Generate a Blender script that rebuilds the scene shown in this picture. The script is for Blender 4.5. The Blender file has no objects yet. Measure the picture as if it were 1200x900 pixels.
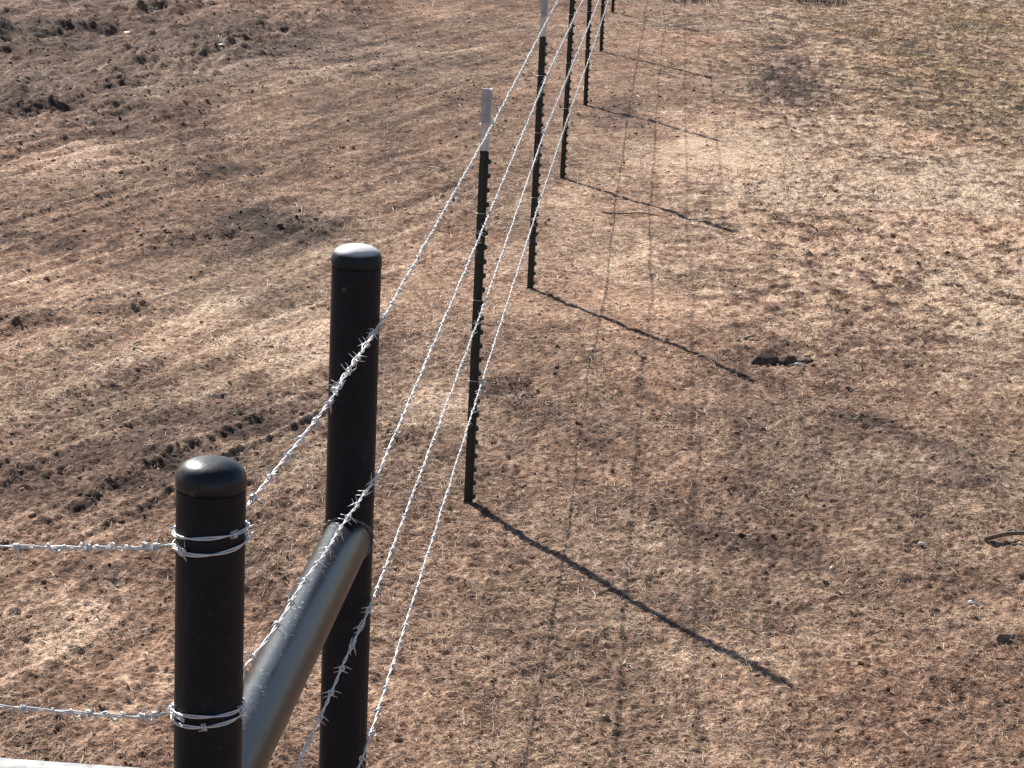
import bpy, math, random
import numpy as np
from mathutils import Vector, Matrix

R = math.radians
random.seed(7)
rng = np.random.default_rng(11)
scene = bpy.context.scene

# ------------------------------------------------------------------ camera
CAM_H = 3.0
def make_camera():
    cd = bpy.data.cameras.new('camera'); co = bpy.data.objects.new('camera', cd)
    scene.collection.objects.link(co)
    pitch, roll, yaw = R(15.4889), R(2.6425), R(3.132)
    fw = Vector((-math.sin(yaw)*math.cos(pitch), math.cos(yaw)*math.cos(pitch), -math.sin(pitch)))
    rt = Vector((math.cos(yaw), math.sin(yaw), 0)); up = rt.cross(fw)
    r2 = math.cos(roll)*rt + math.sin(roll)*up
    u2 = -math.sin(roll)*rt + math.cos(roll)*up
    m = Matrix((r2, u2, -fw)).transposed().to_4x4()
    m.translation = (0, 0, CAM_H)
    co.matrix_world = m
    cd.sensor_width = 36; cd.lens = 36*2889.5/1200
    cd.clip_start = 0.05; cd.clip_end = 6000
    scene.camera = co
make_camera()

# ------------------------------------------------------------------ light
SUN_EL, SUN_AZ = R(35.8), R(-32.5)      # azimuth measured from +Y towards +X
w = bpy.data.worlds.new('World'); scene.world = w; w.use_nodes = True
nt = w.node_tree; nt.nodes.clear()
sky = nt.nodes.new('ShaderNodeTexSky'); sky.sky_type = 'NISHITA'; sky.sun_disc = False
sky.sun_elevation = SUN_EL; sky.sun_rotation = SUN_AZ; sky.air_density = 1.0; sky.dust_density = 0.4
bg = nt.nodes.new('ShaderNodeBackground'); bg.inputs['Strength'].default_value = 0.060
wo = nt.nodes.new('ShaderNodeOutputWorld')
nt.links.new(sky.outputs[0], bg.inputs[0]); nt.links.new(bg.outputs[0], wo.inputs[0])
sd = bpy.data.lights.new('sun', 'SUN'); sd.energy = 5.0; sd.angle = R(0.6); sd.color = (1.0, 0.95, 0.88)
so = bpy.data.objects.new('sun', sd); scene.collection.objects.link(so)
sdir = Vector((math.sin(SUN_AZ)*math.cos(SUN_EL), math.cos(SUN_AZ)*math.cos(SUN_EL), math.sin(SUN_EL)))
so.rotation_euler = sdir.to_track_quat('Z', 'Y').to_euler(); so.location = (-12, 20, 18)
scene.view_settings.view_transform = 'Standard'; scene.view_settings.look = 'None'
scene.view_settings.exposure = 0.86; scene.view_settings.gamma = 1.0

# ------------------------------------------------------------------ helpers
def link(o, parent=None):
    scene.collection.objects.link(o)
    if parent is not None: o.parent = parent
    return o
def tag(o, label=None, cat=None, group=None, kind=None):
    if label: o['label'] = label
    if cat: o['category'] = cat
    if group: o['group'] = group
    if kind: o['kind'] = kind
    return o
def empty(name, loc, rz=0.0):
    o = bpy.data.objects.new(name, None); o.empty_display_size = .1
    o.location = loc; o.rotation_euler = (0, 0, rz)
    return link(o)
def mesh_np(name, V, F, mat, parent=None, smooth=True, col=None, colname='col'):
    """V (n,3); F (m,k) all faces with k corners; linked as one mesh object"""
    V = np.asarray(V, np.float32); F = np.asarray(F, np.int32)
    me = bpy.data.meshes.new(name)
    n, (m, k) = len(V), F.shape
    me.vertices.add(n); me.vertices.foreach_set('co', V.ravel())
    me.loops.add(m*k); me.loops.foreach_set('vertex_index', F.ravel())
    me.polygons.add(m)
    me.polygons.foreach_set('loop_start', np.arange(0, m*k, k, dtype=np.int32))
    me.polygons.foreach_set('loop_total', np.full(m, k, np.int32))
    me.polygons.foreach_set('use_smooth', np.full(m, smooth))
    me.update(calc_edges=True)
    if col is not None:
        a = me.attributes.new(colname, 'FLOAT_COLOR', 'POINT')
        c4 = np.ones((n, 4), np.float32); c4[:, :3] = col
        a.data.foreach_set('color', c4.ravel())
    me.materials.append(mat)
    o = bpy.data.objects.new(name, me)
    return link(o, parent)
class MB:
    """mixed-face mesh builder"""
    def __init__(s): s.v = []; s.f = []
    def add(s, v, f):
        b = len(s.v); s.v.extend([tuple(p) for p in v]); s.f.extend([tuple(b+i for i in q) for q in f])
    def box(s, a, b):
        (x0, y0, z0), (x1, y1, z1) = a, b
        s.add([(x0,y0,z0),(x1,y0,z0),(x1,y1,z0),(x0,y1,z0),(x0,y0,z1),(x1,y0,z1),(x1,y1,z1),(x0,y1,z1)],
              [(0,3,2,1),(4,5,6,7),(0,1,5,4),(1,2,6,5),(2,3,7,6),(3,0,4,7)])
    def lathe(s, prof, n=40, off=(0,0,0), jit=0):
        v = []; f = []
        for i, (r, z) in enumerate(prof):
            for k in range(n):
                a = 2*math.pi*k/n
                v.append((off[0]+r*math.cos(a), off[1]+r*math.sin(a), off[2]+z))
        for i in range(len(prof)-1):
            for k in range(n):
                f.append((i*n+k, i*n+(k+1) % n, (i+1)*n+(k+1) % n, (i+1)*n+k))
        s.add(v, f)
    def tube(s, pts, rad, n=6, cap=True, taper=None):
        P = [Vector(p) for p in pts]; v = []; f = []
        t = (P[1]-P[0]).normalized()
        a = t.orthogonal().normalized()
        for i, p in enumerate(P):
            t = (P[min(i+1, len(P)-1)]-P[max(i-1, 0)]).normalized()
            a = (a - t*a.dot(t)).normalized(); b = t.cross(a)
            r = rad if taper is None else rad*(taper[i])
            for k in range(n):
                an = 2*math.pi*k/n; v.append(p + (a*math.cos(an)+b*math.sin(an))*r)
        for i in range(len(P)-1):
            for k in range(n):
                f.append((i*n+k, i*n+(k+1) % n, (i+1)*n+(k+1) % n, (i+1)*n+k))
        if cap:
            f.append(tuple(range(n-1, -1, -1))); f.append(tuple((len(P)-1)*n+k for k in range(n)))
        s.add(v, f)
    def mesh(s, name, mat, smooth=True):
        me = bpy.data.meshes.new(name); me.from_pydata(s.v, [], s.f); me.update()
        me.polygons.foreach_set('use_smooth', [smooth]*len(me.polygons))
        if mat: me.materials.append(mat)
        return me
    def build(s, name, mat, parent=None, smooth=True):
        return link(bpy.data.objects.new(name, s.mesh(name, mat, smooth)), parent)

# ------------------------------------------------------------------ numpy noise
def _hash(ix, iy, seed):
    h = (ix.astype(np.int64)*374761393 + iy.astype(np.int64)*668265263 + seed*1442695041) & 0xffffffff
    h = ((h ^ (h >> 13))*1274126177) & 0xffffffff
    h = ((h ^ (h >> 16))*2246822519) & 0xffffffff
    return ((h ^ (h >> 15)) & 0xffff)/32767.5 - 1.0
def vnoise(x, y, seed=0):
    ix = np.floor(x); iy = np.floor(y); fx = x-ix; fy = y-iy
    ux = fx*fx*fx*(fx*(fx*6-15)+10); uy = fy*fy*fy*(fy*(fy*6-15)+10)
    a = _hash(ix, iy, seed); b = _hash(ix+1, iy, seed); c = _hash(ix, iy+1, seed); d = _hash(ix+1, iy+1, seed)
    return (a+(b-a)*ux) + ((c+(d-c)*ux)-(a+(b-a)*ux))*uy
def fbm(x, y, seed=0, octv=3, gain=.5):
    s = 0; a = 1.0; t = 0; ca, sa = math.cos(.6), math.sin(.6)
    for i in range(octv):
        s = s + a*vnoise(x, y, seed+i*17); t += a; a *= gain
        x, y = (x*ca-y*sa)*2.03+5.1, (x*sa+y*ca)*2.03+9.7
    return s/t
def sstep(a, b, x):
    t = np.clip((x-a)/(b-a), 0, 1); return t*t*(3-2*t)

# ------------------------------------------------------------------ ground shape and soil
SLOPE, Y1 = -0.0263, 9.0312
DARK = [(-5.96,23.42,0.67,1.26,-0.60),(-4.75,18.91,0.56,0.65,-0.50),(-3.57,16.31,0.49,0.35,-0.30),(-3.85,23.70,1.10,1.57,-0.60),(-2.41,14.35,0.39,0.65,-1.10),(-3.02,16.51,0.22,0.32,-0.90),(-2.18,9.06,0.45,0.63,-0.60),(-1.76,10.09,0.39,0.31,-0.80),(-3.54,13.50,0.18,0.24,-0.50),(-3.04,11.32,0.16,0.21,-1.20),(-0.23,20.80,0.36,1.21,-0.80),(1.24,25.03,0.28,4.00,-0.60),(1.02,23.48,0.25,0.97,-0.60),(0.31,8.81,0.26,0.49,-0.70),(1.15,10.35,0.19,0.20,-0.70),(1.29,9.88,0.16,0.16,-0.60),(-0.40,10.27,0.33,0.72,-0.35),(-0.59,10.80,0.13,0.14,-0.90),(-1.32,11.33,0.24,0.52,-0.60),(-1.82,7.68,0.17,0.12,-0.80),(-1.54,20.80,0.43,1.66,-0.30),(-2.75,24.25,0.81,2.24,-0.30),(1.01,11.58,0.51,0.90,-0.30),(0.73,9.98,0.55,0.95,-0.30)]
PALE = [(-3.12,12.42,0.38,0.46,0.90),(-4.18,16.66,0.67,0.91,0.40),(-1.85,11.84,0.50,0.85,0.80),(0.40,19.51,0.62,1.70,0.80),(0.82,17.90,0.77,1.65,0.60),(0.00,13.57,0.58,1.46,0.55),(1.81,14.89,0.76,3.28,0.60),(-0.83,10.46,0.22,0.33,0.90),(-1.31,13.18,0.46,1.39,0.35),(-0.47,15.65,0.33,1.93,0.45),(-1.37,7.27,0.70,0.38,0.40),(0.32,7.51,0.33,0.48,0.35),(-0.67,7.74,0.23,0.60,0.20),(-0.31,9.01,0.23,0.45,0.30),(2.11,18.37,0.80,2.62,0.50),(0.44,6.87,0.26,0.21,0.30),(-3.20,23.27,1.09,2.07,0.30)]
GREEN = [(2.83,24.66,0.99,4.69,1.00),(3.92,31.00,1.03,2.97,1.00),(2.03,29.43,0.42,2.15,0.50)]
def blobs(x, y, L):
    s = np.zeros_like(x)
    wx = x + .22*vnoise(x*2.1, y*1.4, 71); wy = y + .35*vnoise(x*2.1, y*1.4, 72)
    for cx, cy, rx, ry, a in L:
        d = ((wx-cx)/rx)**2 + ((wy-cy)/ry)**2
        s = s + a*np.exp(-d*1.1)
    return s
def masks(x, y):
    dark = -blobs(x, y, DARK); pale = blobs(x, y, PALE); green = blobs(x, y, GREEN)
    left = sstep(-.75, -1.6, x + .15*vnoise(x*.8, y*.5, 31))
    windrow = sstep(-2.6, -4.2, x)*sstep(13.5, 18, y)
    right = sstep(-.55, 1.1, x + .45*vnoise(x*1.5, y*.7, 33))*sstep(10.5, 14, y)
    return dark, pale, green, left, windrow, right
RIDGES = [(-4.95,17.2,-3.45,28.5,.15,.26), (-6.5,21.0,-5.0,29.5,.17,.30), (-5.6,17.0,-4.9,22.0,.08,.22), (-5.0,24.0,-4.1,31.0,.09,.25),
          (-4.0,10.9,-2.75,11.9,.05,.14), (-2.9,13.9,-1.95,14.7,.075,.22), (-3.3,16.2,-2.7,16.8,.05,.15), (-2.9,8.7,-1.9,9.4,.028,.25), (-2.2,9.9,-1.35,10.3,.018,.16)]
def ridges(x, y):
    z = np.zeros_like(x)
    wx = x + .16*vnoise(x*1.9, y*1.2, 401) + .05*vnoise(x*6, y*4, 402)
    for x0, y0, x1, y1, h, w_ in RIDGES:
        L = math.hypot(x1-x0, y1-y0); ux, uy = (x1-x0)/L, (y1-y0)/L
        u = (wx-x0)*ux + (y-y0)*uy; v = -(wx-x0)*uy + (y-y0)*ux
        du = np.maximum(0, np.abs(u-L/2)-L/2)
        z = z + .62*h*np.exp(-(v/w_)**2 - (du/.5)**2)*(.85+.4*vnoise(x*2.3, y*1.1, 403))
    return z
CS, SN = math.cos(R(-17)), math.sin(R(-17))
def streak(x, y, fa, fl, seed):
    u = x*CS + y*SN; v = -x*SN + y*CS
    u = u + .05*vnoise(u*1.1, v*.5, seed+5)
    return vnoise(u*fa, v*fl, seed)
def tread(x, y, cx, cy, ang, ru, rv, pitch):
    c, s = math.cos(R(ang)), math.sin(R(ang))
    u = (x-cx)*c + (y-cy)*s; v = -(x-cx)*s + (y-cy)*c
    m = np.exp(-((u/ru)**4 + (v/rv)**4))
    return m*np.sin(2*math.pi*u/pitch)
def height(x, y, fine=True):
    x = np.asarray(x, float); y = np.asarray(y, float)
    dark, pale, green, left, wr, right = masks(x, y)
    z = SLOPE*(np.clip(y, -60, 60)-Y1)
    near = np.exp(-((x+.62)/.35)**2)
    z = z + (1-.7*near)*.030*fbm(x*.75+3, y*.6, 3, 3) + .012*vnoise(x*2.4, y*1.5, 8)
    u = x*math.cos(R(-6)) + y*math.sin(R(-6))
    z = z + wr*(.16*np.maximum(0, fbm(u*1.15+2.2, y*.22, 21, 2)+.08) + .075*fbm(x*2.6, y*1.3, 23, 3))
    rough = .30 + .38*np.clip(dark, 0, 1.1) - .2*np.clip(pale, 0, 1) + .55*wr + .05*left*sstep(12, 9, y)
    z = z + left*(1-.5*wr)*(.012*streak(x, y, 9, .6, 41) + .0085*streak(x, y, 21, .45, 43)*sstep(-.3, .3, vnoise(x*1.1, y*.5, 47)))
    rd = ridges(x, y); z = z + rd*(1+.6*fbm(x*8, y*5.5, 405, 3))
    rough = rough + 4*rd
    z = z + left*(1-.5*wr)*.026*np.maximum(0, 1-2.2*np.abs(streak(x, y, 5.2, .24, 45)))*(.5+.5*vnoise(x*.8, y*.4, 46))
    z = z + .010*tread(x, y, -4.45, 22.0, 5, .55, 1.1, .11)
    z = z + .010*tread(x, y, 2.05, 28.2, 55, .9, .8, .16) + .012*tread(x, y, 1.5, 23.5, 55, .6, .6, .16)
    z = z + .012*tread(x, y, -1.03, 9.95, 60, .16, .12, .075)
    # hollow beside the broken stick
    z = z - .055*np.exp(-(((x-.642)/.13)**2 + ((y-11.80)/.12)**2)) - .03*np.exp(-(((x-.80)/.08)**2 + ((y-11.9)/.09)**2))
    z = z - .03*np.exp(-(((x+.53)/.07)**2 + ((y-10.83)/.08)**2))
    if fine:
        z = z + rough*(.022*fbm(x*5, y*4, 51, 2) + .016*fbm(x*14, y*11, 53, 2))
        q = (.60+.45*rough + .25*right)*(1-.45*sstep(-1.2, -.7, x)*sstep(1.0, .5, x)*sstep(11, 15, y))
        r = 1-np.abs(vnoise(x*11, y*9, 55)); r2 = 1-np.abs(vnoise(x*23, y*19, 56))
        z = z + q*(.0045*r + .0080*r2 + .0085*vnoise(x*46, y*38, 57) + .0052*vnoise(x*88, y*70, 58))
        z = z + right*.009*np.clip(fbm(x*17, y*15, 96, 2)*2.2, -.6, 1)
    return z
def soil(x, y):
    dark, pale, green, left, wr, right = masks(x, y)
    t = .85*(pale*.95 - dark*.85) - .10*wr - .14*left*sstep(12.5, 15, y) - .02*sstep(13, 10, y)
    t = t + .20*fbm(x*1.1, y*.8, 81, 2) + .26*fbm(x*4.5, y*3.2, 83, 2)
    t = t + .06 + .42*fbm(x*15, y*12, 85, 3) + .34*vnoise(x*50, y*40, 87)
    t = t + left*(.34*streak(x, y, 9, .8, 41) + .26*streak(x, y, 21, 1.6, 91) + 1.0*np.maximum(-.15, 1-3*np.abs(streak(x, y, 5.2, .24, 45)))*(.5+.5*vnoise(x*.8, y*.4, 46)))*(.5+.9*np.clip(pale, 0, 1))
    t = t - .8*right*np.clip(fbm(x*17, y*15, 96, 2)*2.6-.2, -.35, .8)
    # pale crust with dark clumps on the right
    cl = fbm(x*8.5, y*6.0, 95, 3)
    t = t + right*(.20 + 1.1*np.clip(-cl, -.35, .24)) - .22*np.clip(green, 0, 1)
    stops = np.array([-1.1, -.45, 0.0, .42, .95])
    cols = np.array([[.045,.030,.025], [.100,.062,.047], [.205,.132,.096], [.345,.242,.178], [.560,.425,.325]])
    c = np.stack([np.interp(t, stops, cols[:, k]) for k in range(3)], -1)
    red = fbm(x*.9+7, y*.7, 101, 3)[..., None]*.9
    nearred = (sstep(9.5, 6, y))[..., None]*.25
    c = c*(1 + (red*.65+nearred)*np.array([.13, -.04, -.10]))
    g = np.clip(green, 0, 1)[..., None]*(.35+.65*sstep(-.2, .4, fbm(x*2, y*1.5, 103, 3)))[..., None]
    c = c*(1-g) + g*c*np.array([.93, .96, .84])
    gy = (np.clip(dark, 0, 1)*.5 + .3*wr)[..., None]
    lum = c.mean(-1, keepdims=True)
    c = c*np.array([1.03, .987, .935])
    return np.clip(c*(1-gy*.35) + lum*gy*.35, .01, .8), t

# ------------------------------------------------------------------ materials
def new_mat(name):
    m = bpy.data.materials.new(name); m.use_nodes = True
    t = m.node_tree; b = t.nodes['Principled BSDF']; return m, t, b
def N(t, kind, **kw):
    n = t.nodes.new(kind)
    for k, v in kw.items():
        if k in n.inputs.keys() if isinstance(k, str) else False: n.inputs[k].default_value = v
        else: setattr(n, k, v)
    return n
def noise(t, scale, detail=3, rough=.55, coord='Object', vec=None):
    n = t.nodes.new('ShaderNodeTexNoise'); n.inputs['Scale'].default_value = scale
    n.inputs['Detail'].default_value = detail; n.inputs['Roughness'].default_value = rough
    if vec is None:
        tc = t.nodes.new('ShaderNodeTexCoord'); vec = tc.outputs[coord]
    t.links.new(vec, n.inputs['Vector']); return n
def ramp(t, inp, stops):
    r = t.nodes.new('ShaderNodeValToRGB'); e = r.color_ramp.elements
    while len(e) < len(stops): e.new(.5)
    for el, (p, c) in zip(e, stops):
        el.position = p; el.color = (*c, 1) if not isinstance(c, (int, float)) else (c, c, c, 1)
    t.links.new(inp, r.inputs[0]); return r
def bump(t, b, inp, strength, dist, prev=None):
    n = t.nodes.new('ShaderNodeBump'); n.inputs['Strength'].default_value = strength; n.inputs['Distance'].default_value = dist
    t.links.new(inp, n.inputs['Height'])
    if prev: t.links.new(prev.outputs[0], n.inputs['Normal'])
    t.links.new(n.outputs[0], b.inputs['Normal']); return n
def mul_color(t, a, bcol):
    m = t.nodes.new('ShaderNodeMix'); m.data_type = 'RGBA'; m.blend_type = 'MULTIPLY'; m.inputs[0].default_value = 1
    t.links.new(a, m.inputs[6]); t.links.new(bcol, m.inputs[7]); return m.outputs[2]

def mat_soil():
    m, t, b = new_mat('dry_soil')
    at = t.nodes.new('ShaderNodeAttribute'); at.attribute_name = 'col'
    n1 = noise(t, 110, 3, .65); r1 = ramp(t, n1.outputs[0], [(.30, (.55, .52, .50)), (.5, (1, 1, 1)), (.70, (1.45, 1.42, 1.38))])
    n2 = noise(t, 260, 2, .6); r2 = ramp(t, n2.outputs[0], [(.30, .68), (.70, 1.32)])
    n0 = noise(t, 48, 3, .6); r0 = ramp(t, n0.outputs[0], [(.34, (.52, .50, .49)), (.5, (1, 1, 1)), (.66, (1.42, 1.40, 1.36))])
    c = mul_color(t, mul_color(t, mul_color(t, at.outputs[0], r0.outputs[0]), r1.outputs[0]), r2.outputs[0])
    t.links.new(c, b.inputs['Base Color']); b.inputs['Roughness'].default_value = .93
    b.inputs['Specular IOR Level'].default_value = .12
    p0 = bump(t, b, n0.outputs[0], .8, .020); p = bump(t, b, n1.outputs[0], .8, .010, p0); bump(t, b, n2.outputs[0], .6, .003, p)
    return m
def mat_attr(name, rough=.7, trans=0.0, spec=.25):
    m, t, b = new_mat(name)
    at = t.nodes.new('ShaderNodeAttribute'); at.attribute_name = 'col'
    n1 = noise(t, 180, 2); r1 = ramp(t, n1.outputs[0], [(.3, .75), (.7, 1.25)])
    t.links.new(mul_color(t, at.outputs[0], r1.outputs[0]), b.inputs['Base Color'])
    b.inputs['Roughness'].default_value = rough; b.inputs['Specular IOR Level'].default_value = spec
    return m
def mat_black_paint(name, rough=.36, dust=.5, spec=.3, top=False):
    m, t, b = new_mat(name)
    n1 = noise(t, 7, 6, .7); n2 = noise(t, 60, 4, .7)
    base = ramp(t, n1.outputs[0], [(.35, (.0090, .0110, .0160)), (.62, (.0135, .0160, .0220)), (.8, (.024, .026, .031))])
    spk = ramp(t, n2.outputs[0], [(.60, 1), (.72, 1+1.6*dust)])
    cc = mul_color(t, base.outputs[0], spk.outputs[0])
    # thin scratches and dusty runs down the pipe
    tq = t.nodes.new('ShaderNodeTexCoord'); mq = t.nodes.new('ShaderNodeMapping'); mq.inputs['Scale'].default_value = (60, 60, 4); t.links.new(tq.outputs['Object'], mq.inputs[0])
    nq = noise(t, 1.3, 5, .75, vec=mq.outputs[0]); rq = ramp(t, nq.outputs[0], [(.60, 0), (.74, .55)])
    mz = t.nodes.new('ShaderNodeMix'); mz.data_type = 'RGBA'; t.links.new(rq.outputs[0], mz.inputs[0]); t.links.new(cc, mz.inputs[6]); mz.inputs[7].default_value = (.060, .055, .050, 1)
    nd = noise(t, 22, 2, .5); rd = ramp(t, nd.outputs[0], [(.71, 0), (.76, .7)])
    my = t.nodes.new('ShaderNodeMix'); my.data_type = 'RGBA'; t.links.new(rd.outputs[0], my.inputs[0]); t.links.new(mz.outputs[2], my.inputs[6]); my.inputs[7].default_value = (.10, .095, .09, 1)
    cc = my.outputs[2]
    if top:     # sun glare on the flat top, painted in as a pale colour
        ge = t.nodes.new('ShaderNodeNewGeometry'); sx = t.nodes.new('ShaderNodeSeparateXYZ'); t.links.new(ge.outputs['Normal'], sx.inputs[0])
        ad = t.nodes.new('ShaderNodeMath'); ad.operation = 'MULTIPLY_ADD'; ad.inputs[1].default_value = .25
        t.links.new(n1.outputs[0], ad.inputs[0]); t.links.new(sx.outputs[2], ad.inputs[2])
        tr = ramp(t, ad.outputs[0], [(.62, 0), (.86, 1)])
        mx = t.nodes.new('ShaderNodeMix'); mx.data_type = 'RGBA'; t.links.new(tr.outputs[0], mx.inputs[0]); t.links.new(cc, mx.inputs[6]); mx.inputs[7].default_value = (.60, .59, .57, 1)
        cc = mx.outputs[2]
    t.links.new(cc, b.inputs['Base Color'])
    rr = ramp(t, n1.outputs[0], [(.3, rough-.06), (.7, rough+.12)])
    t.links.new(rr.outputs[0], b.inputs['Roughness'])
    b.inputs['Specular IOR Level'].default_value = spec
    # runs in the paint: noise stretched down the pipe
    tc = t.nodes.new('ShaderNodeTexCoord'); mp = t.nodes.new('ShaderNodeMapping'); mp.inputs['Scale'].default_value = (26, 26, 2.2)
    t.links.new(tc.outputs['Object'], mp.inputs[0]); n3 = noise(t, 1.6, 3, .5, vec=mp.outputs[0])
    p = bump(t, b, n3.outputs[0], .25, .004); bump(t, b, n2.outputs[0], .25, .0012, p)
    return m
def mat_brace():
    m, t, b = new_mat('brace_paint')
    tc = t.nodes.new('ShaderNodeTexCoord')
    n1 = noise(t, 9, 6, .7); n2 = noise(t, 85, 5, .75)
    # worn, chalky patch near the weld (object Z runs along the pipe)
    sp = t.nodes.new('ShaderNodeSeparateXYZ'); t.links.new(tc.outputs['Object'], sp.inputs[0])
    near = t.nodes.new('ShaderNodeMapRange'); near.inputs[1].default_value = 1.52; near.inputs[2].default_value = 1.80
    t.links.new(sp.outputs[2], near.inputs[0])
    th = t.nodes.new('ShaderNodeMath'); th.operation = 'MULTIPLY_ADD'; th.inputs[1].default_value = .20; 
    t.links.new(near.outputs[0], th.inputs[0]); t.links.new(n2.outputs[0], th.inputs[2])
    patch = ramp(t, th.outputs[0], [(.60, 0), (.70, 1)])
    base = ramp(t, n1.outputs[0], [(.35, (.009, .011, .016)), (.65, (.015, .017, .024))])
    mx = t.nodes.new('ShaderNodeMix'); mx.data_type = 'RGBA'; t.links.new(patch.outputs[0], mx.inputs[0])
    t.links.new(base.outputs[0], mx.inputs[6]); mx.inputs[7].default_value = (.045, .045, .048, 1)
    t.links.new(mx.outputs[2], b.inputs['Base Color'])
    rr = ramp(t, n1.outputs[0], [(.3, .27), (.7, .33)])
    t.links.new(rr.outputs[0], b.inputs['Roughness']); b.inputs['Specular IOR Level'].default_value = .32; b.inputs['Specular Tint'].default_value = (.74, .86, 1, 1)
    p = bump(t, b, n2.outputs[0], .15, .0008); bump(t, b, patch.outputs[0], .4, .0010, p)
    return m
def mat_simple(name, col, rough, metal=0, var=.2, scale=60, bstr=.15):
    m, t, b = new_mat(name)
    n1 = noise(t, scale, 4, .6)
    lo = tuple(c*(1-var) for c in col); hi = tuple(min(1, c*(1+var)) for c in col)
    r = ramp(t, n1.outputs[0], [(.3, lo), (.7, hi)])
    t.links.new(r.outputs[0], b.inputs['Base Color']); b.inputs['Roughness'].default_value = rough
    b.inputs['Metallic'].default_value = metal
    bump(t, b, n1.outputs[0], bstr, .001)
    return m
M_soil = mat_soil()
M_straw = mat_attr('straw', .62)
M_clod = mat_attr('soil_clod', .95, spec=.1)
M_pipe = mat_black_paint('black_pipe_paint', .46, dust=.9, spec=.16)
M_cap = mat_black_paint('cap_paint', .36, dust=.8, spec=.36)
M_glarecap = mat_black_paint('glare_top_cap_paint', .45, dust=.8, spec=.25, top=True)
M_brace = mat_brace()
M_glarepipe = None
M_green = mat_simple('dark_green_post_paint', (.012, .019, .015), .55, 0, .35, 40)
M_glarepipe = mat_simple('painted_glare_pipe', (.30, .30, .30), .5, 0, .55, 38)  # left brace: sun glare on black pipe, put into the colour as mottled grey
M_white = mat_simple('white_tip_paint', (.72, .66, .60), .6, 0, .12, 50)
M_grey = mat_simple('grey_sleeve', (.46, .45, .47), .6, 0, .15, 50)
M_galv = mat_simple('galvanised_wire', (.70, .70, .70), .42, .15, .06, 300, .05)
M_barb = mat_simple('galvanised_barb', (.70, .70, .71), .45, .25, .1, 300, .05)
M_stick = mat_simple('dry_stick', (.33, .25, .18), .8, 0, .35, 90)
M_dstick = mat_simple('dark_stick', (.16, .115, .085), .85, 0, .35, 90)
M_palechip = mat_simple('pale_chip', (.72, .68, .62), .7, 0, .15, 80)
M_stone = mat_simple('brown_stone', (.20, .135, .105), .9, 0, .35, 45, .6)
M_bark = mat_simple('dark_bark', (.085, .058, .045), .9, 0, .5, 60, .8)
M_weld = mat_simple('weld_bead', (.11, .11, .12), .45, .4, .4, 150, .6)

# ------------------------------------------------------------------ the ground sheet
def build_ground():
    tf = np.arange(-.44, .3801, .00085)
    gl = []; s = .004; x = tf[0]
    while x > -60: x -= s; s *= 1.35; gl.append(x)
    gr = []; s = .004; x = tf[-1]
    while x < 60: x += s; s *= 1.35; gr.append(x)
    t = np.concatenate([gl[::-1], tf, gr])
    ys = [5.3]
    while ys[-1] < 36: ys.append(ys[-1]*1.00135)
    s = .08; hi = []
    y = ys[-1]
    while y < 2500: y += s; s *= 1.3; hi.append(y)
    lo = []; s = .02; y = ys[0]
    while y > -500: y -= s; s *= 1.3; lo.append(y)
    ys = np.array(lo[::-1] + ys + hi)
    w_ = np.clip(ys, 5, 40)
    X = t[None, :]*w_[:, None]; Y = np.repeat(ys[:, None], len(t), 1)
    Z = height(X, Y)
    C, _ = soil(X, Y)
    ny, nx = X.shape
    V = np.stack([X, Y, Z], -1).reshape(-1, 3)
    i = np.arange(ny-1)[:, None]*nx + np.arange(nx-1)[None, :]
    F = np.stack([i, i+1, i+nx+1, i+nx], -1).reshape(-1, 4)
    o = mesh_np('ground', V, F, M_soil, None, True, C.reshape(-1, 3))
    tag(o, 'dry reddish brown dirt with raked streaks, pale crust and trodden straw', None, None, 'structure')
build_ground()
def zg(x, y): return float(height(np.array([x]), np.array([y]))[0])

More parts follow.
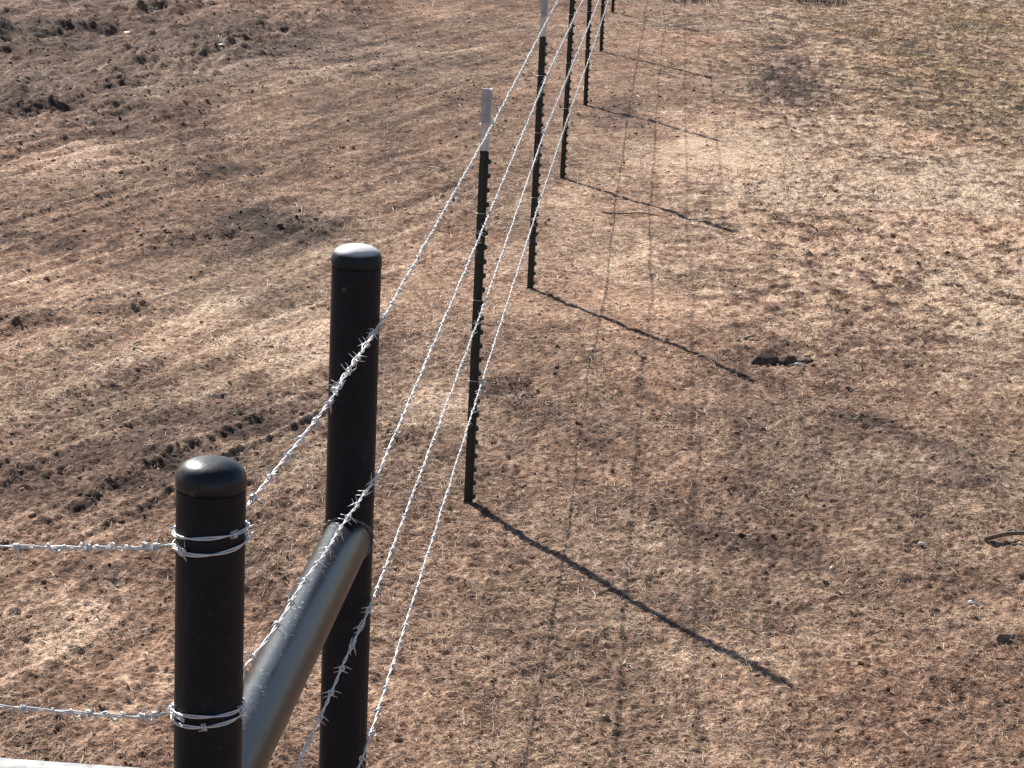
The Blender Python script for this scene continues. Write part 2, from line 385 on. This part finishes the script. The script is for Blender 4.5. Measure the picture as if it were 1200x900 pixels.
# ------------------------------------------------------------------ litter (uncountable)
def scatter(n, ypow=1.0, y0=5.6, y1=34.0, tl=-.42, tr=.36):
    """points over the field, denser nearby"""
    a = rng.random(n)
    y = y0*(y1/y0)**(a**ypow)
    t = tl + (tr-tl)*rng.random(n)
    return t*y, y
def build_straw():
    n = 600000
    x, y = scatter(n)
    dark, pale, green, left, wr, right = masks(x, y)
    dens = .50 + .75*fbm(x*3.5, y*2.6, 201, 2) + .45*fbm(x*.9, y*.7, 203, 2) - .38*left - .10*right - .35*np.clip(dark, 0, 1) - .25*wr
    dens += .15*sstep(10, 7, y)
    k = rng.random(n) < np.clip(dens, .08, 1); x = x[k]; y = y[k]; n = len(x)
    z = height(x, y); col, tt = soil(x, y)
    sc = (y/9.0)**.75
    L = rng.lognormal(math.log(.025), .50, n)*np.clip(sc, .8, 2.6)
    L = np.clip(L, .010, .16)
    wd = rng.uniform(.0010, .0024, n)*np.clip(sc, .8, 2.4)
    az = rng.uniform(0, 2*math.pi, n)
    lk = (x < -1.0) & (rng.random(n) < .55)             # raked along the streaks on the left
    az = np.where(lk, R(73)+rng.normal(0, .35, n), az)
    tilt = rng.normal(.10, .20, n); curl = rng.normal(0, .55, n)
    lift = rng.uniform(.001, .007, n)
    P = []
    c0 = np.stack([x, y, z+lift], -1)
    segs = 3
    pos = c0.copy(); pts = [pos.copy()]
    for s in range(segs):
        a = az + curl*(s/segs); ti = tilt - .30*s/segs
        d = np.stack([np.cos(a)*np.cos(ti), np.sin(a)*np.cos(ti), np.sin(ti)], -1)
        pos = pos + d*(L/segs)[:, None]; pts.append(pos.copy())
    roll = rng.uniform(-1.0, 1.0, n)
    side = np.stack([-np.sin(az)*np.cos(roll), np.cos(az)*np.cos(roll), np.sin(roll)], -1)*wd[:, None]*.5
    taper = [1, 1, .9, .45]
    V = np.empty((n, 8, 3), np.float32)
    for s in range(4):
        V[:, s*2] = pts[s] - side*taper[s]; V[:, s*2+1] = pts[s] + side*taper[s]
    V[:, :, 2] = np.maximum(V[:, :, 2], (z-.004)[:, None])
    b = (np.arange(n)*8)[:, None]
    F = np.concatenate([b+np.array([[0, 1, 3, 2]]), b+np.array([[2, 3, 5, 4]]), b+np.array([[4, 5, 7, 6]])])
    pal = np.array([[.60, .47, .35], [.46, .34, .24], [.30, .21, .15], [.15, .10, .076], [.07, .05, .04], [.72, .61, .49]])
    pr = np.array([.20, .22, .22, .17, .10, .09])
    ci = rng.choice(len(pal), n, p=pr)
    c = pal[ci]*np.array([1.01, .98, .90])*rng.uniform(.7, 1.1, (n, 1))
    c = c*(.40+.32*sstep(-.8, .5, tt))[:, None] + col*.62
    grn = np.clip(blobs(x, y, GREEN), 0, 1)[:, None]
    c = c*(1-grn) + grn*c*np.array([.92, 1.0, .68])
    C = np.repeat(c[:, None, :], 8, 1)
    o = mesh_np('straw_litter', V.reshape(-1, 3), F, M_straw, None, False, C.reshape(-1, 3))
    tag(o, 'short broken straw and dead grass lying all over the dry dirt', 'straw', None, 'stuff')
build_straw()
def build_tufts():
    n = 21000
    x, y = scatter(n, y0=6.0)
    dark, pale, green, left, wr, right = masks(x, y)
    cl = fbm(x*8.5, y*6.0, 95, 3)
    dens = .10 + right*np.where(cl > .02, .9, .08) + .9*np.clip(green, 0, 1)*(fbm(x*2, y*1.5, 103, 3) > -.25) - .2*left + .25*np.clip(dark, 0, 1)*(1-left)
    k = rng.random(n) < dens; x = x[k]; y = y[k]; g = np.clip(green[k], 0, 1); n = len(x)
    nb = 11
    X = np.repeat(x, nb) + rng.normal(0, .022, n*nb)*np.repeat(1+y/22, nb); Y = np.repeat(y, nb) + rng.normal(0, .022, n*nb)*np.repeat(1+y/22, nb)
    G = np.repeat(g, nb); m = n*nb
    z = height(X, Y); sc = np.repeat((y/10)**.5, nb)
    far = np.repeat(sstep(24, 30, y), nb)
    L = rng.uniform(.014, .040, m)*sc*(1+G*.6+far*G*1.6)
    wd = rng.uniform(.0014, .0030, m)*sc
    az = rng.uniform(0, 2*math.pi, m); ti = rng.uniform(.25, 1.25, m)
    d1 = np.stack([np.cos(az)*np.cos(ti), np.sin(az)*np.cos(ti), np.sin(ti)], -1)
    ti2 = ti - rng.uniform(.2, .9, m)
    d2 = np.stack([np.cos(az)*np.cos(ti2), np.sin(az)*np.cos(ti2), np.sin(ti2)], -1)
    p0 = np.stack([X, Y, z-.002], -1); p1 = p0+d1*(L*.55)[:, None]; p2 = p1+d2*(L*.45)[:, None]
    side = np.stack([-np.sin(az), np.cos(az), 0*az], -1)*wd[:, None]*.5
    V = np.stack([p0-side, p0+side, p1-side*.8, p1+side*.8, p2-side*.25, p2+side*.25], 1)
    b = (np.arange(m)*6)[:, None]
    F = np.concatenate([b+np.array([[0, 1, 3, 2]]), b+np.array([[2, 3, 5, 4]])])
    pal = np.array([[.30, .22, .14], [.19, .135, .09], [.12, .088, .062], [.40, .31, .20]])
    c = pal[rng.choice(4, m, p=[.3, .3, .22, .18])]*rng.uniform(.8, 1.2, (m, 1))
    gm = np.array([[.16, .15, .105], [.27, .225, .135], [.38, .30, .17], [.10, .095, .07]])
    cg = gm[rng.choice(4, m, p=[.3, .3, .2, .2])]
    yel = np.array([.46, .34, .17])
    cg = cg*(1-far[:, None]*.6) + yel*far[:, None]*.6
    pick = (rng.random(m) < G)[:, None]
    c = np.where(pick, cg, c)
    o = mesh_np('dry_grass', V.reshape(-1, 3), F, M_straw, None, False, np.repeat(c, 6, 0))
    tag(o, 'cropped tufts of dead and grey green grass dotted over the pale ground', 'grass', None, 'stuff')
build_tufts()
def ico():
    p = (1+5**.5)/2
    v = np.array([(-1,p,0),(1,p,0),(-1,-p,0),(1,-p,0),(0,-1,p),(0,1,p),(0,-1,-p),(0,1,-p),(p,0,-1),(p,0,1),(-p,0,-1),(-p,0,1)], float)
    v /= np.linalg.norm(v[0])
    f = np.array([(0,11,5),(0,5,1),(0,1,7),(0,7,10),(0,10,11),(1,5,9),(5,11,4),(11,10,2),(10,7,6),(7,1,8),(3,9,4),(3,4,2),(3,2,6),(3,6,8),(3,8,9),(4,9,5),(2,4,11),(6,2,10),(8,6,7),(9,8,1)])
    return v, f
def build_clods():
    n = 42000
    x, y = scatter(n)
    dark, pale, green, left, wr, right = masks(x, y)
    dens = .22 + .8*np.clip(dark, 0, 1) + .35*left*sstep(13, 9, y) + .55*wr + .3*fbm(x*2, y*1.6, 301, 2) + .15*sstep(9, 6.5, y)
    k = rng.random(n) < np.clip(dens, .03, 1); x = x[k]; y = y[k]; n = len(x)
    col, tt = soil(x, y)
    s = rng.lognormal(math.log(.0042), .5, n)*np.clip(y/10, .8, 2.0)
    s = np.clip(s, .002, .015)
    v, f = ico()
    V = v[None]*(1+.32*rng.normal(size=(n, 12, 1)))*s[:, None, None]*rng.uniform(.65, 1.35, (n, 1, 3))
    V[:, :, 2] *= .75
    V = V + np.stack([x, y, height(x, y)+s*.12], -1)[:, None, :]
    F = (np.arange(n)*12)[:, None, None] + f[None]
    C = np.repeat((col*rng.uniform(.8, 1.5, (n, 1)))[:, None, :], 12, 1)
    o = mesh_np('soil_crumbs', V.reshape(-1, 3), F.reshape(-1, 3), M_clod, None, True, C.reshape(-1, 3))
    tag(o, 'loose crumbs and clods of brown soil scattered over the ground', 'soil crumbs', None, 'stuff')
build_clods()

# ------------------------------------------------------------------ pipe posts and braces
PR = .0572
def weld_ring(mb, c, axis, r, seed, rr=.0032):
    rnd = random.Random(seed)
    a = Vector(axis).orthogonal().normalized(); b = Vector(axis).normalized().cross(a)
    pts = [Vector(c)+(a*math.cos(t)+b*math.sin(t))*(r+rnd.uniform(-.0008, .0008)) for t in [2*math.pi*i/64 for i in range(65)]]
    mb.tube(pts, rr, 6, False)
def pipe_post(x, y, top, label, cap_seed):
    g = zg(x, y)
    t = empty('pipe_post', (x, y, g))
    tag(t, label, 'fence post', 'black steel pipe posts')
    h = top-g
    mb = MB()
    prof = [(PR, -.35)] + [(PR, -.02+(h-.03)*i/14) for i in range(15)]
    mb.lathe(prof, 56); mb.build('pipe', M_pipe, t)
    mb = MB()
    z = h-.046
    c = [(PR+.0003, z), (PR+.0010, z+.001), (PR+.0013, z+.006), (PR+.0011, z+.014), (PR-.0006, z+.0215), (PR-.0050, z+.030), (PR-.0115, z+.0365),
         (PR-.020, z+.0412), (PR-.030, z+.0440), (PR-.041, z+.0455), (PR-.050, z+.046), (.001, z+.0462)]
    mb.lathe(c, 56); mb.build('cap', M_glarecap if cap_seed == 2 else M_cap, t)
    mb = MB(); weld_ring(mb, (0, 0, z-.001), (0, 0, 1), PR+.0001, cap_seed, .0013); mb.build('weld_seam', M_cap, t)
    return t
XN, YN, XT, YT = -.692, 3.800, -.671, 5.500
pipe_post(XN, YN, 1.788, 'nearest black pipe post, thick, with barbed wire wrapped twice round it', 1)
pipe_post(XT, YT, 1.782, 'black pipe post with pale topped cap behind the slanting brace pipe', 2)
XL, YL = XN-1.9, 3.80
pipe_post(XL, YL, 1.79, 'black pipe post at the far end of the left brace, beyond the picture edge', 3)
def brace(a, b, label, mat=None):
    a = Vector(a); b = Vector(b); d = b-a; L = d.length
    o = empty('brace_pipe', a); o.rotation_euler = d.to_track_quat('Z', 'Y').to_euler()
    tag(o, label, 'brace pipe', 'horizontal brace pipes between the posts')
    mb = MB(); prof = [(.0560, L*i/16) for i in range(17)]
    mb.lathe(prof, 56); mb.build('pipe', mat or M_brace, o)
    for e, sgn in ((0, 1), (L, -1)):                    # saddle weld that follows the post's curve
        mb = MB()
        pts = []
        for i in range(65):
            th = 2*math.pi*i/64
            lx, ly = .0572*math.cos(th), .0572*math.sin(th)
            off = math.sqrt(max(PR**2-min(lx*lx, PR*PR*.93), 0))
            pts.append((lx, ly, e+sgn*(off+.001)))
        mb.tube(pts, .0052, 6, False, [1+.28*math.sin(i*1.7)+.15*math.sin(i*4.1) for i in range(65)])
        mb.build('weld_bead', M_weld, o)
    return o
brace((XN, YN, 1.150), (XT, YT, 1.078), 'grey glinting brace pipe sloping up from near post to middle pipe post')
brace((XN, YN, 1.171), (XL, YL, 1.177), 'pale mottled brace pipe at the bottom left corner of the picture', M_glarepipe)

# ------------------------------------------------------------------ barbed wire
def resample(P, step):
    P = [Vector(p) for p in P]; out = [P[0]]; cum = [0]
    for i in range(1, len(P)): cum.append(cum[-1]+(P[i]-P[i-1]).length)
    T = cum[-1]; n = max(2, int(T/step)); j = 0; out = []
    for k in range(n+1):
        s = T*k/n
        while j < len(P)-2 and cum[j+1] < s: j += 1
        u = (s-cum[j])/max(1e-9, cum[j+1]-cum[j]); out.append(P[j].lerp(P[j+1], min(1, max(0, u))))
    return out, T
SR = .00156
def barb_mesh(k):
    rnd = random.Random(100+k); mb = MB()
    for s in (-1, 1):
        x0 = s*.0022
        # one and a half turns round the strands, then two pointed ends
        pts = []; n = 14; a0 = rnd.uniform(0, 6.28)
        for i in range(n+1):
            a = a0+s*i/n*2*math.pi*1.5
            pts.append(Vector((x0+s*(i/n-.5)*.0036, .0040*math.cos(a), .0040*math.sin(a))))
        mb.tube(pts, .00115, 5, True)
        for e, q in ((0, 1), (n, -1)):
            p = pts[e]; a = a0+s*e/n*2*math.pi*1.5
            tg = Vector((rnd.uniform(-.25, .25), -math.sin(a), math.cos(a)))*(-q*s)
            L = rnd.uniform(.0125, .0175)
            mb.tube([p, p+tg*L*.5, p+tg*L], .00088, 5, True, [1, .95, .25])
    return mb.mesh('barb', M_barb)
BARBS = [barb_mesh(k) for k in range(6)]
def barbed_wire(name, path, label, group, first=.07, gap=.15, kinks=(), fine_to=10.0, pitch=.135, seed=0, coils=()):
    """two twisted strands along a path with four-point barbs; object origin at the path's start"""
    rnd = random.Random(seed)
    o = empty(name, path[0]); tag(o, label, 'barbed wire', group)
    org = Vector(path[0])
    pts, T = resample(path, .0085)
    # lie of the strand: small irregular kinks
    n = len(pts); w1 = [rnd.uniform(0, 6.28) for _ in range(6)]
    mb = MB(); st = [[], []]
    ds = T/(n-1)
    a = Vector((0, 0, 1))
    for i, p in enumerate(pts):
        s = i*ds
        t = (pts[min(i+1, n-1)]-pts[max(i-1, 0)]).normalized()
        a = (a-t*a.dot(t)); a = a.normalized() if a.length > 1e-4 else t.orthogonal().normalized(); b = t.cross(a)
        wob = a*(.0009*math.sin(s*11+w1[0])+.0006*math.sin(s*27+w1[1])) + b*(.0008*math.sin(s*13+w1[2])+.0005*math.sin(s*31+w1[3]))
        edge = min(1, s/.1, (T-s)/.1)
        wob = wob*max(0, edge)
        ph = 2*math.pi*s/pitch + .5*math.sin(s*3.1+w1[4])
        for q in (0, 1):
            st[q].append(p-org+wob+(a*math.cos(ph+q*math.pi)+b*math.sin(ph+q*math.pi))*.00185)
    for q in (0, 1): mb.tube(st[q], SR, 5, True)
    mb.build('strand', M_galv, o)
    s = first; k = 0; rest = MB(); 
    while s < T-.03:
        i = min(n-2, int(s/ds)); p = pts[i]; t = (pts[min(n-1, i+2)]-pts[max(0, i-2)]).normalized()
        me = BARBS[rnd.randrange(6)]
        q = t.to_track_quat('X', 'Z').to_matrix() @ Matrix.Rotation(rnd.uniform(0, 6.28), 3, 'X')
        if k < 98:
            bo = bpy.data.objects.new('barb', me); bo.location = p-org; bo.rotation_euler = q.to_euler(); bo.scale = (1, 1.3, 1.3) if s < 2.6 else (1, 1.12, 1.12); link(bo, o)
        else:
            rest.add([q @ v.co + (p-org) for v in me.vertices], [tuple(f.vertices) for f in me.polygons])
        k += 1; s += gap*rnd.uniform(.9, 1.1)
    if rest.v:
        tag(rest.build('barb', M_barb, o), None, None, None, 'stuff')
    for (s0, s1, rad, turns) in coils:                  # tail twisted back round the wire
        mb = MB(); cp = []; m = int(turns*14)
        for i in range(m+1):
            s = s0+(s1-s0)*i/m; j = min(n-2, int(s/ds)); p = pts[j]; t = (pts[j+1]-pts[max(0, j-1)]).normalized()
            A = (Vector((0, 0, 1))-t*t.z).normalized(); B = t.cross(A); an = i/m*turns*2*math.pi+.5*math.sin(i*.37)
            r = rad*(1+.5*math.sin(i*.23+seed))
            cp.append(p-org+t*((s/ds-j)*ds)+(A*math.cos(an)+B*math.sin(an))*r)
        mb.tube(cp, SR*1.05, 5, True)
        mb.build('wrapped_tail', M_galv, o)
        s = s0+.03
        while s < s1:
            j = min(n-2, int(s/ds)); me = BARBS[rnd.randrange(6)]
            bo = bpy.data.objects.new('barb', me); bo.location = pts[j]-org+Vector((rnd.uniform(-.004, .004), 0, rnd.uniform(0, .006)))
            bo.rotation_euler = (rnd.uniform(0, 6), rnd.uniform(-.4, .4), rnd.uniform(0, 6)); link(bo, o)
            s += rnd.uniform(.25, .35)
    return o
def arc(cx, cy, r, a0, a1, z0, z1, n=40, sag=0.0):
    return [(cx+r*math.cos(a0+(a1-a0)*i/n), cy+r*math.sin(a0+(a1-a0)*i/n), z0+(z1-z0)*i/n+.0035*math.sin(.9*(a0+(a1-a0)*i/n)*1.37+z0*40)+sag*math.sin(math.pi*i/n)) for i in range(n+1)]
XW = -.607
POSTS = [(-.635, 9.038), (-.637, 13.144), (-.640, 17.064), (-.622, 20.95), (-.618, 25.20), (-.616, 29.60), (-.616, 33.8)]
HW = [1.492, 1.152, .818, .499]
def wz(i, y): return HW[i] + SLOPE*(y-Y1)
T1W = [1.488, 1.150, .816, .500]; T2W = [1.398, 1.076, .766, .412]
def run_path(i, head):
    P = list(head)
    P.append((XW, POSTS[0][1]+.05, T1W[i])); P.append((XW, POSTS[1][1], T2W[i]))
    for x, y in POSTS[2:]: P.append((x+.030, y, wz(i, y)-.006))
    # a little sag in each span
    out = [P[0]]
    for a, b in zip(P[:-1], P[1:]):
        L = (Vector(b)-Vector(a)).length
        if L > 3:
            for k in range(1, 12):
                u = k/12; out.append(tuple(Vector(a).lerp(Vector(b), u)-Vector((0, 0, .0016*4*u*(1-u)*(L/4)))))
        out.append(b)
    return out
RW = PR+.0042
# top wire: dead-ended round the near post (two turns), spliced beside the middle post
h0 = arc(XN, YN, RW, R(60-720), R(38), 1.634, 1.676, 120, 0)
h0 = h0 + [(XN+RW*.86, YN+RW*.55, 1.698), (-.631, 3.86, 1.708), (-.622, 4.15, 1.688), (-.611, 4.56, 1.660), (XW, 4.9, 1.648), (XW, 5.38, 1.613)]
barbed_wire('barbed_wire', run_path(0, h0), 'top barbed wire with a lumpy splice in front of the middle pipe post', 'barbed wires of the long fence', seed=1,
            coils=((1.62, 2.30, .0044, 8),), first=.05)
h1 = arc(XN, YN, RW, R(60-720), R(30), 1.334, 1.362, 120, 0) + [(XN+RW*.86, YN+RW*.55, 1.39), (XN+RW*.90, YN+RW*.65, 1.412), (-.617, 3.98, 1.418), (-.611, 4.28, 1.394), (XW, 4.6, 1.354), (XW, 4.9, 1.316), (XW, YT, 1.232)]
barbed_wire('barbed_wire', run_path(1, h1), 'second barbed wire from the top, lying close above the slanting brace pipe', 'barbed wires of the long fence', seed=2, first=.09)
h2 = arc(XN, YN, RW, R(-40-360), R(-5), 1.00, 1.02, 50, 0) + [(XN+RW+.002, YN+.05, 1.02), (XW, YT, .925)]
barbed_wire('barbed_wire', run_path(2, h2), 'third barbed wire from the top, second from the ground', 'barbed wires of the long fence', seed=3)
h3 = arc(XN, YN, RW, R(-40-360), R(-5), .62, .64, 50, 0) + [(XN+RW+.002, YN+.05, .64), (XW, YT, .562)]
barbed_wire('barbed_wire', run_path(3, h3), 'lowest barbed wire of the long fence, rightmost of the four strands', 'barbed wires of the long fence', seed=4)
# wires going left from the near post to the left post
YF = YN-RW
for i, (za, zb, lab, sd_) in enumerate(((1.648, 1.612, 'upper barbed wire running left from the near post, with a twisted tail', 5),
                                   (1.352, 1.350, 'lower barbed wire running left from the near post above the pale brace', 6))):
    p = [(XN+.010, YF-.001, za-.004), (XN-.03, YF+.004, za-.002), (XN-RW+.004, YN-.03, za), (XN-RW-.03, YN-.055, za)]
    p = p[1:] + [(XN-.12, YF, za), (XN-.35, YF, za-.014 if i == 0 else za+.002), (XN-.9, YF, (za+zb)/2-.01), (XL+.1, YF, zb), (XL, YF, zb)]
    o = barbed_wire('barbed_wire', p, lab, 'barbed wires running left', seed=sd_, gap=.11, coils=((.06, .27 if i == 0 else .24, .0055, 8 if i == 0 else 6),))

# ------------------------------------------------------------------ steel T-posts
def stud_mesh():
    mb = MB()
    # sloping tooth on the flange face, pointing +x
    y0, y1 = -.011, .011
    mb.add([(0,y0,-.009),(0,y1,-.009),(0,y1,.011),(0,y0,.011),(.0105,y0+.002,-.005),(.0105,y1-.002,-.005),(.0105,y1-.002,.006),(.0105,y0+.002,.006)],
           [(4,5,6,7),(0,1,5,4),(1,2,6,5),(2,3,7,6),(3,0,4,7)])
    return mb.mesh('stud', M_green, False)
STUD = stud_mesh()
def clip_mesh():
    mb = MB()
    pts = [(.012, .010, .004), (.0045, .020, .001), (-.004, .0185, 0), (-.034, .006, -.002), (-.041, 0, -.003), (-.034, -.006, -.002), (-.004, -.0185, 0), (.0045, -.020, .001), (.012, -.012, .004), (.012, -.020, -.004)]
    mb.tube(pts, .00125, 5, True)
    return mb.mesh('wire_clip', M_galv)
CLIP = clip_mesh()
TH = 1.61
def tee(mb, z0, z1, e=0):
    # flange (facing the studs) and web as one closed section
    s = [(0+e, -.0205-e), (0+e, .0205+e), (-.004-e*.5, .0205+e), (-.006-e*.5, .0030+e), (-.034-e, .0022+e), (-.034-e, -.0022-e), (-.006-e*.5, -.0030-e), (-.004-e*.5, -.0205-e)]
    n = len(s)
    v = [(x, y, z0) for x, y in s]+[(x, y, z1) for x, y in s]
    f = [(i, (i+1) % n, n+(i+1) % n, n+i) for i in range(n)] + [tuple(range(n-1, -1, -1)), tuple(range(n, 2*n))]
    mb.add(v, f)
def t_post(x, y, label, wires, lean=(0, 0), tw=0, detail=True):
    g = zg(x, y); t = empty('steel_post', (x+.018, y, g), R(tw))
    t.rotation_euler = (lean[0], lean[1], R(tw))
    tag(t, label, 'fence post', 'studded steel posts along the fence line')
    mb = MB(); tee(mb, -.30, TH-.232); mb.build('shaft', M_green, t, False)
    mb = MB(); tee(mb, TH-.2318, TH-.128, .0003); mb.build('white_tip', M_white, t, False)
    mb = MB(); tee(mb, TH-.1276, TH, .0018); mb.build('grey_sleeve', M_grey, t, False)
    z = .03
    if detail:
        while z < TH-.25:
            if True:
                o = bpy.data.objects.new('stud', STUD); o.location = (.0, 0, z); link(o, t)
            z += .0545
        for wzv in wires:
            o = bpy.data.objects.new('wire_clip', CLIP); o.location = (0, 0, wzv-g-.004); link(o, t)
    else:
        mb = MB()
        while z < TH-.25:
            mb.add([(v.co.x, v.co.y, v.co.z+z) for v in STUD.vertices], [tuple(p.vertices) for p in STUD.polygons]); z += .0545
        mb.build('stud_row', M_green, t, False)
    return t
labs = ['nearest studded steel post, grey and white top fully in view, long shadow to the right',
        'second nearest studded steel post, its white top at the picture edge',
        'third studded steel post along the fence, between the second and fourth',
        'fourth studded steel post along the fence, lowest stretch only in view',
        'fifth studded steel post along the fence, shorter stretch in view near the top edge',
        'farthest studded steel post in view, only its foot below the top edge',
        'studded steel post farther down the fence, beyond the top edge of the picture']
leans = [(-.010, .004), (-.014, .002), (-.006, .006), (0, -.012), (0, -.016), (0, 0), (0, 0)]
for i, (x, y) in enumerate(POSTS):
    ws = [T1W[k] if i == 0 else T2W[k] if i == 1 else wz(k, y)-.006 for k in range(4)]
    t_post(x-.018+.009, y, labs[i], ws, leans[i], [2, -3, 1, 4, -2, 0, 0][i], i < 6)

# ------------------------------------------------------------------ sticks, stones and scraps that can be told apart
def stick(pts, r, mat, label, name='stick', cat='stick', taper=None):
    x0, y0 = pts[0][0], pts[0][1]; g = zg(x0, y0)
    P = [Vector((x-x0, y-y0, zg(x, y)-g+h)) for x, y, h in pts]
    # smooth
    Q = []
    for i in range(len(P)-1):
        p0 = P[max(0, i-1)]; p1 = P[i]; p2 = P[i+1]; p3 = P[min(len(P)-1, i+2)]
        for k in range(5):
            u = k/5; Q.append(.5*((2*p1)+(p2-p0)*u+(2*p0-5*p1+4*p2-p3)*u*u+(3*p1-p0-3*p2+p3)*u**3))
    Q.append(P[-1])
    mb = MB(); n = len(Q); mb.tube(Q, r, 7, True, [1-.45*i/(n-1) for i in range(n)])
    o = mb.build(name, mat); o.location = (x0, y0, g)
    tag(o, label, cat); return o
stick([(-.335, 15.75, .004), (-.22, 15.71, .010), (-.08, 15.76, .008), (.03, 15.74, .004)], .006, M_dstick, 'straight dark stick lying across the pale ground beside the second post shadow')
stick([(-.20, 7.13, .008), (-.155, 7.13, .03), (-.125, 7.08, .026), (-.125, 6.99, .012), (-.15, 6.93, .006)], .0017, M_stick, 'thin pale curled straw stalk below the nearest post shadow', 'curled_stalk', 'stalk')
stick([(-2.40, 11.25, .02), (-2.42, 11.16, .02), (-2.38, 11.09, .014), (-2.33, 11.06, .008)], .0055, M_stick, 'short pale bent twig on the raked ground at left')
stick([(.25, 11.47, .004), (.26, 11.56, .016), (.30, 11.60, .02), (.34, 11.55, .014), (.35, 11.49, .004)], .0032, M_stick, 'small arched twig near the second post shadow tip')
stick([(1.33, 8.97, .012), (1.42, 8.99, .03), (1.50, 8.98, .045), (1.52, 9.0, .03), (1.66, 8.94, .03)], .010, M_dstick, 'gnarled dark branch at the right edge of the picture', 'branch', 'branch')
stick([(1.40, 9.0, .02), (1.44, 9.03, .035), (1.49, 9.0, .03), (1.53, 8.98, .035)], .0045, M_stick, 'pale forked twig over the dark branch at right edge', 'twig', 'twig')
stick([(.70, 11.70, .010), (.755, 11.66, .014), (.80, 11.64, .008)], .006, M_palechip, 'pale splinter beside the dark hollow right of the second shadow')
stick([(.50, 12.2, .01), (.56, 12.24, .02)], .009, M_stick, 'short pale stub of wood above the dark hollow')
def rock(x, y, s, mat, label, name='stone', cat='stone', seed=0, flat=.6):
    rnd = np.random.default_rng(seed); v, f = ico()
    mb = bmesh_sub(v, f)
    v, f = mb; v = v*(1+.16*np.sin(v[:, [1]]*4+seed)+.10*rnd.normal(size=(len(v), 1)))*s*np.array([1.2, .9, flat])
    g = zg(x, y); o = mesh_np(name, v, f, mat, None, False); o.location = (x, y, g+s*flat*.35)
    tag(o, label, cat); return o
def bmesh_sub(v, f):
    V = [tuple(p) for p in v]; E = {}; F = []
    def mid(a, b):
        k = (min(a, b), max(a, b))
        if k not in E:
            m = (np.array(V[a])+np.array(V[b])); m /= np.linalg.norm(m); V.append(tuple(m)); E[k] = len(V)-1
        return E[k]
    for a, b, c in f:
        x, y, z = mid(a, b), mid(b, c), mid(c, a); F += [(a, x, z), (b, y, x), (c, z, y), (x, y, z)]
    return np.array(V), np.array(F)
rock(1.266, 7.90, .019, M_stone, 'knobbly brown stone near the lower right edge', seed=3, flat=.9)
rock(1.295, 7.93, .013, M_stone, 'small brown stone touching the knobbly stone at lower right', seed=4)
rock(-5.44, 24.85, .05, M_palechip, 'flat white scrap lying on the far dirt near the top left', 'white_scrap', 'scrap', 5, .3)
rock(-5.83, 27.75, .04, M_palechip, 'white scrap at the very top edge left', 'white_scrap', 'scrap', 6, .3)
rock(-4.12, 22.83, .035, M_palechip, 'narrow pale scrap in the dark churned soil upper left', 'white_scrap', 'scrap', 7, .3)
rock(1.207, 8.27, .014, M_palechip, 'small pale chip above the knobbly stone at right', 'pale_chip', 'chip', 8)
rock(1.084, 8.867, .011, M_palechip, 'tiny pale chip left of the dark branch', 'pale_chip', 'chip', 9)
rock(.459, 7.789, .008, M_palechip, 'tiny pale chip just above the tip of the nearest post shadow', 'pale_chip', 'chip', 10)
rock(.729, 8.535, .008, M_palechip, 'tiny upright pale chip midway between shadow and right edge', 'pale_chip', 'chip', 11, 1.4)
rock(-.535, 10.83, .034, M_stone, 'dark reddish clod right of the nearest steel post', 'soil_clod', 'clod', 12, .7)

rock(.60, 11.74, .068, M_bark, 'dark broken lump of bark beside the hollow right of the second shadow tip', 'bark_lump', 'bark', 21, .85)
rock(.70, 11.72, .042, M_bark, 'smaller dark bark lump touching the larger lump at the hollow', 'bark_lump', 'bark', 22, .95)
rock(.80, 11.90, .040, M_bark, 'flat dark bark scrap a little right of the two dark lumps', 'bark_lump', 'bark', 23, .45)
# weeds at the top edge
def weed(x, y, w_, h, col, label, seed, nb=170):
    rnd = np.random.default_rng(seed); g = zg(x, y)
    n = nb; r = np.sqrt(rnd.random(n))*w_; a = rnd.uniform(0, 6.283, n)
    bx, by = r*np.cos(a), r*np.sin(a)*.8
    V = []; F = []; C = []
    for i in range(n):
        L = h*rnd.uniform(.4, 1.05); p = np.array([bx[i], by[i], -.01]); az = rnd.uniform(0, 6.283); lean = rnd.uniform(.1, .7)
        wd = rnd.uniform(.004, .009); s = np.array([math.cos(az+1.57), math.sin(az+1.57), 0])*wd/2
        for k in range(4):
            b = len(V); q = p + np.array([math.cos(az)*math.sin(lean), math.sin(az)*math.sin(lean), math.cos(lean)])*L/3
            if k == 3: break
            V += [p-s, p+s, q+s*.7, q-s*.7]; F.append((b, b+1, b+2, b+3)); p = q; s = s*.7; lean += rnd.uniform(.0, .5)
            C += [np.array(col)*rnd.uniform(.6, 1.4)]*4
    o = mesh_np('weed_clump', np.array(V), np.array(F), M_straw, None, False, np.array(C)); o.location = (x, y, g)
    tag(o, label, 'weed'); return o
weed(.20, 31.9, .55, .16, (.13, .085, .10), 'low purplish brown weed patch at the top edge near the fence', 1, 420)
weed(1.96, 32.4, .42, .22, (.075, .065, .045), 'dark dry weed clump at the top edge, right of the purplish patch', 2, 380)
weed(1.6, 17.2, .10, .05, (.12, .095, .065), 'small dark grass tuft on the pale ground near the right', 3, 60)
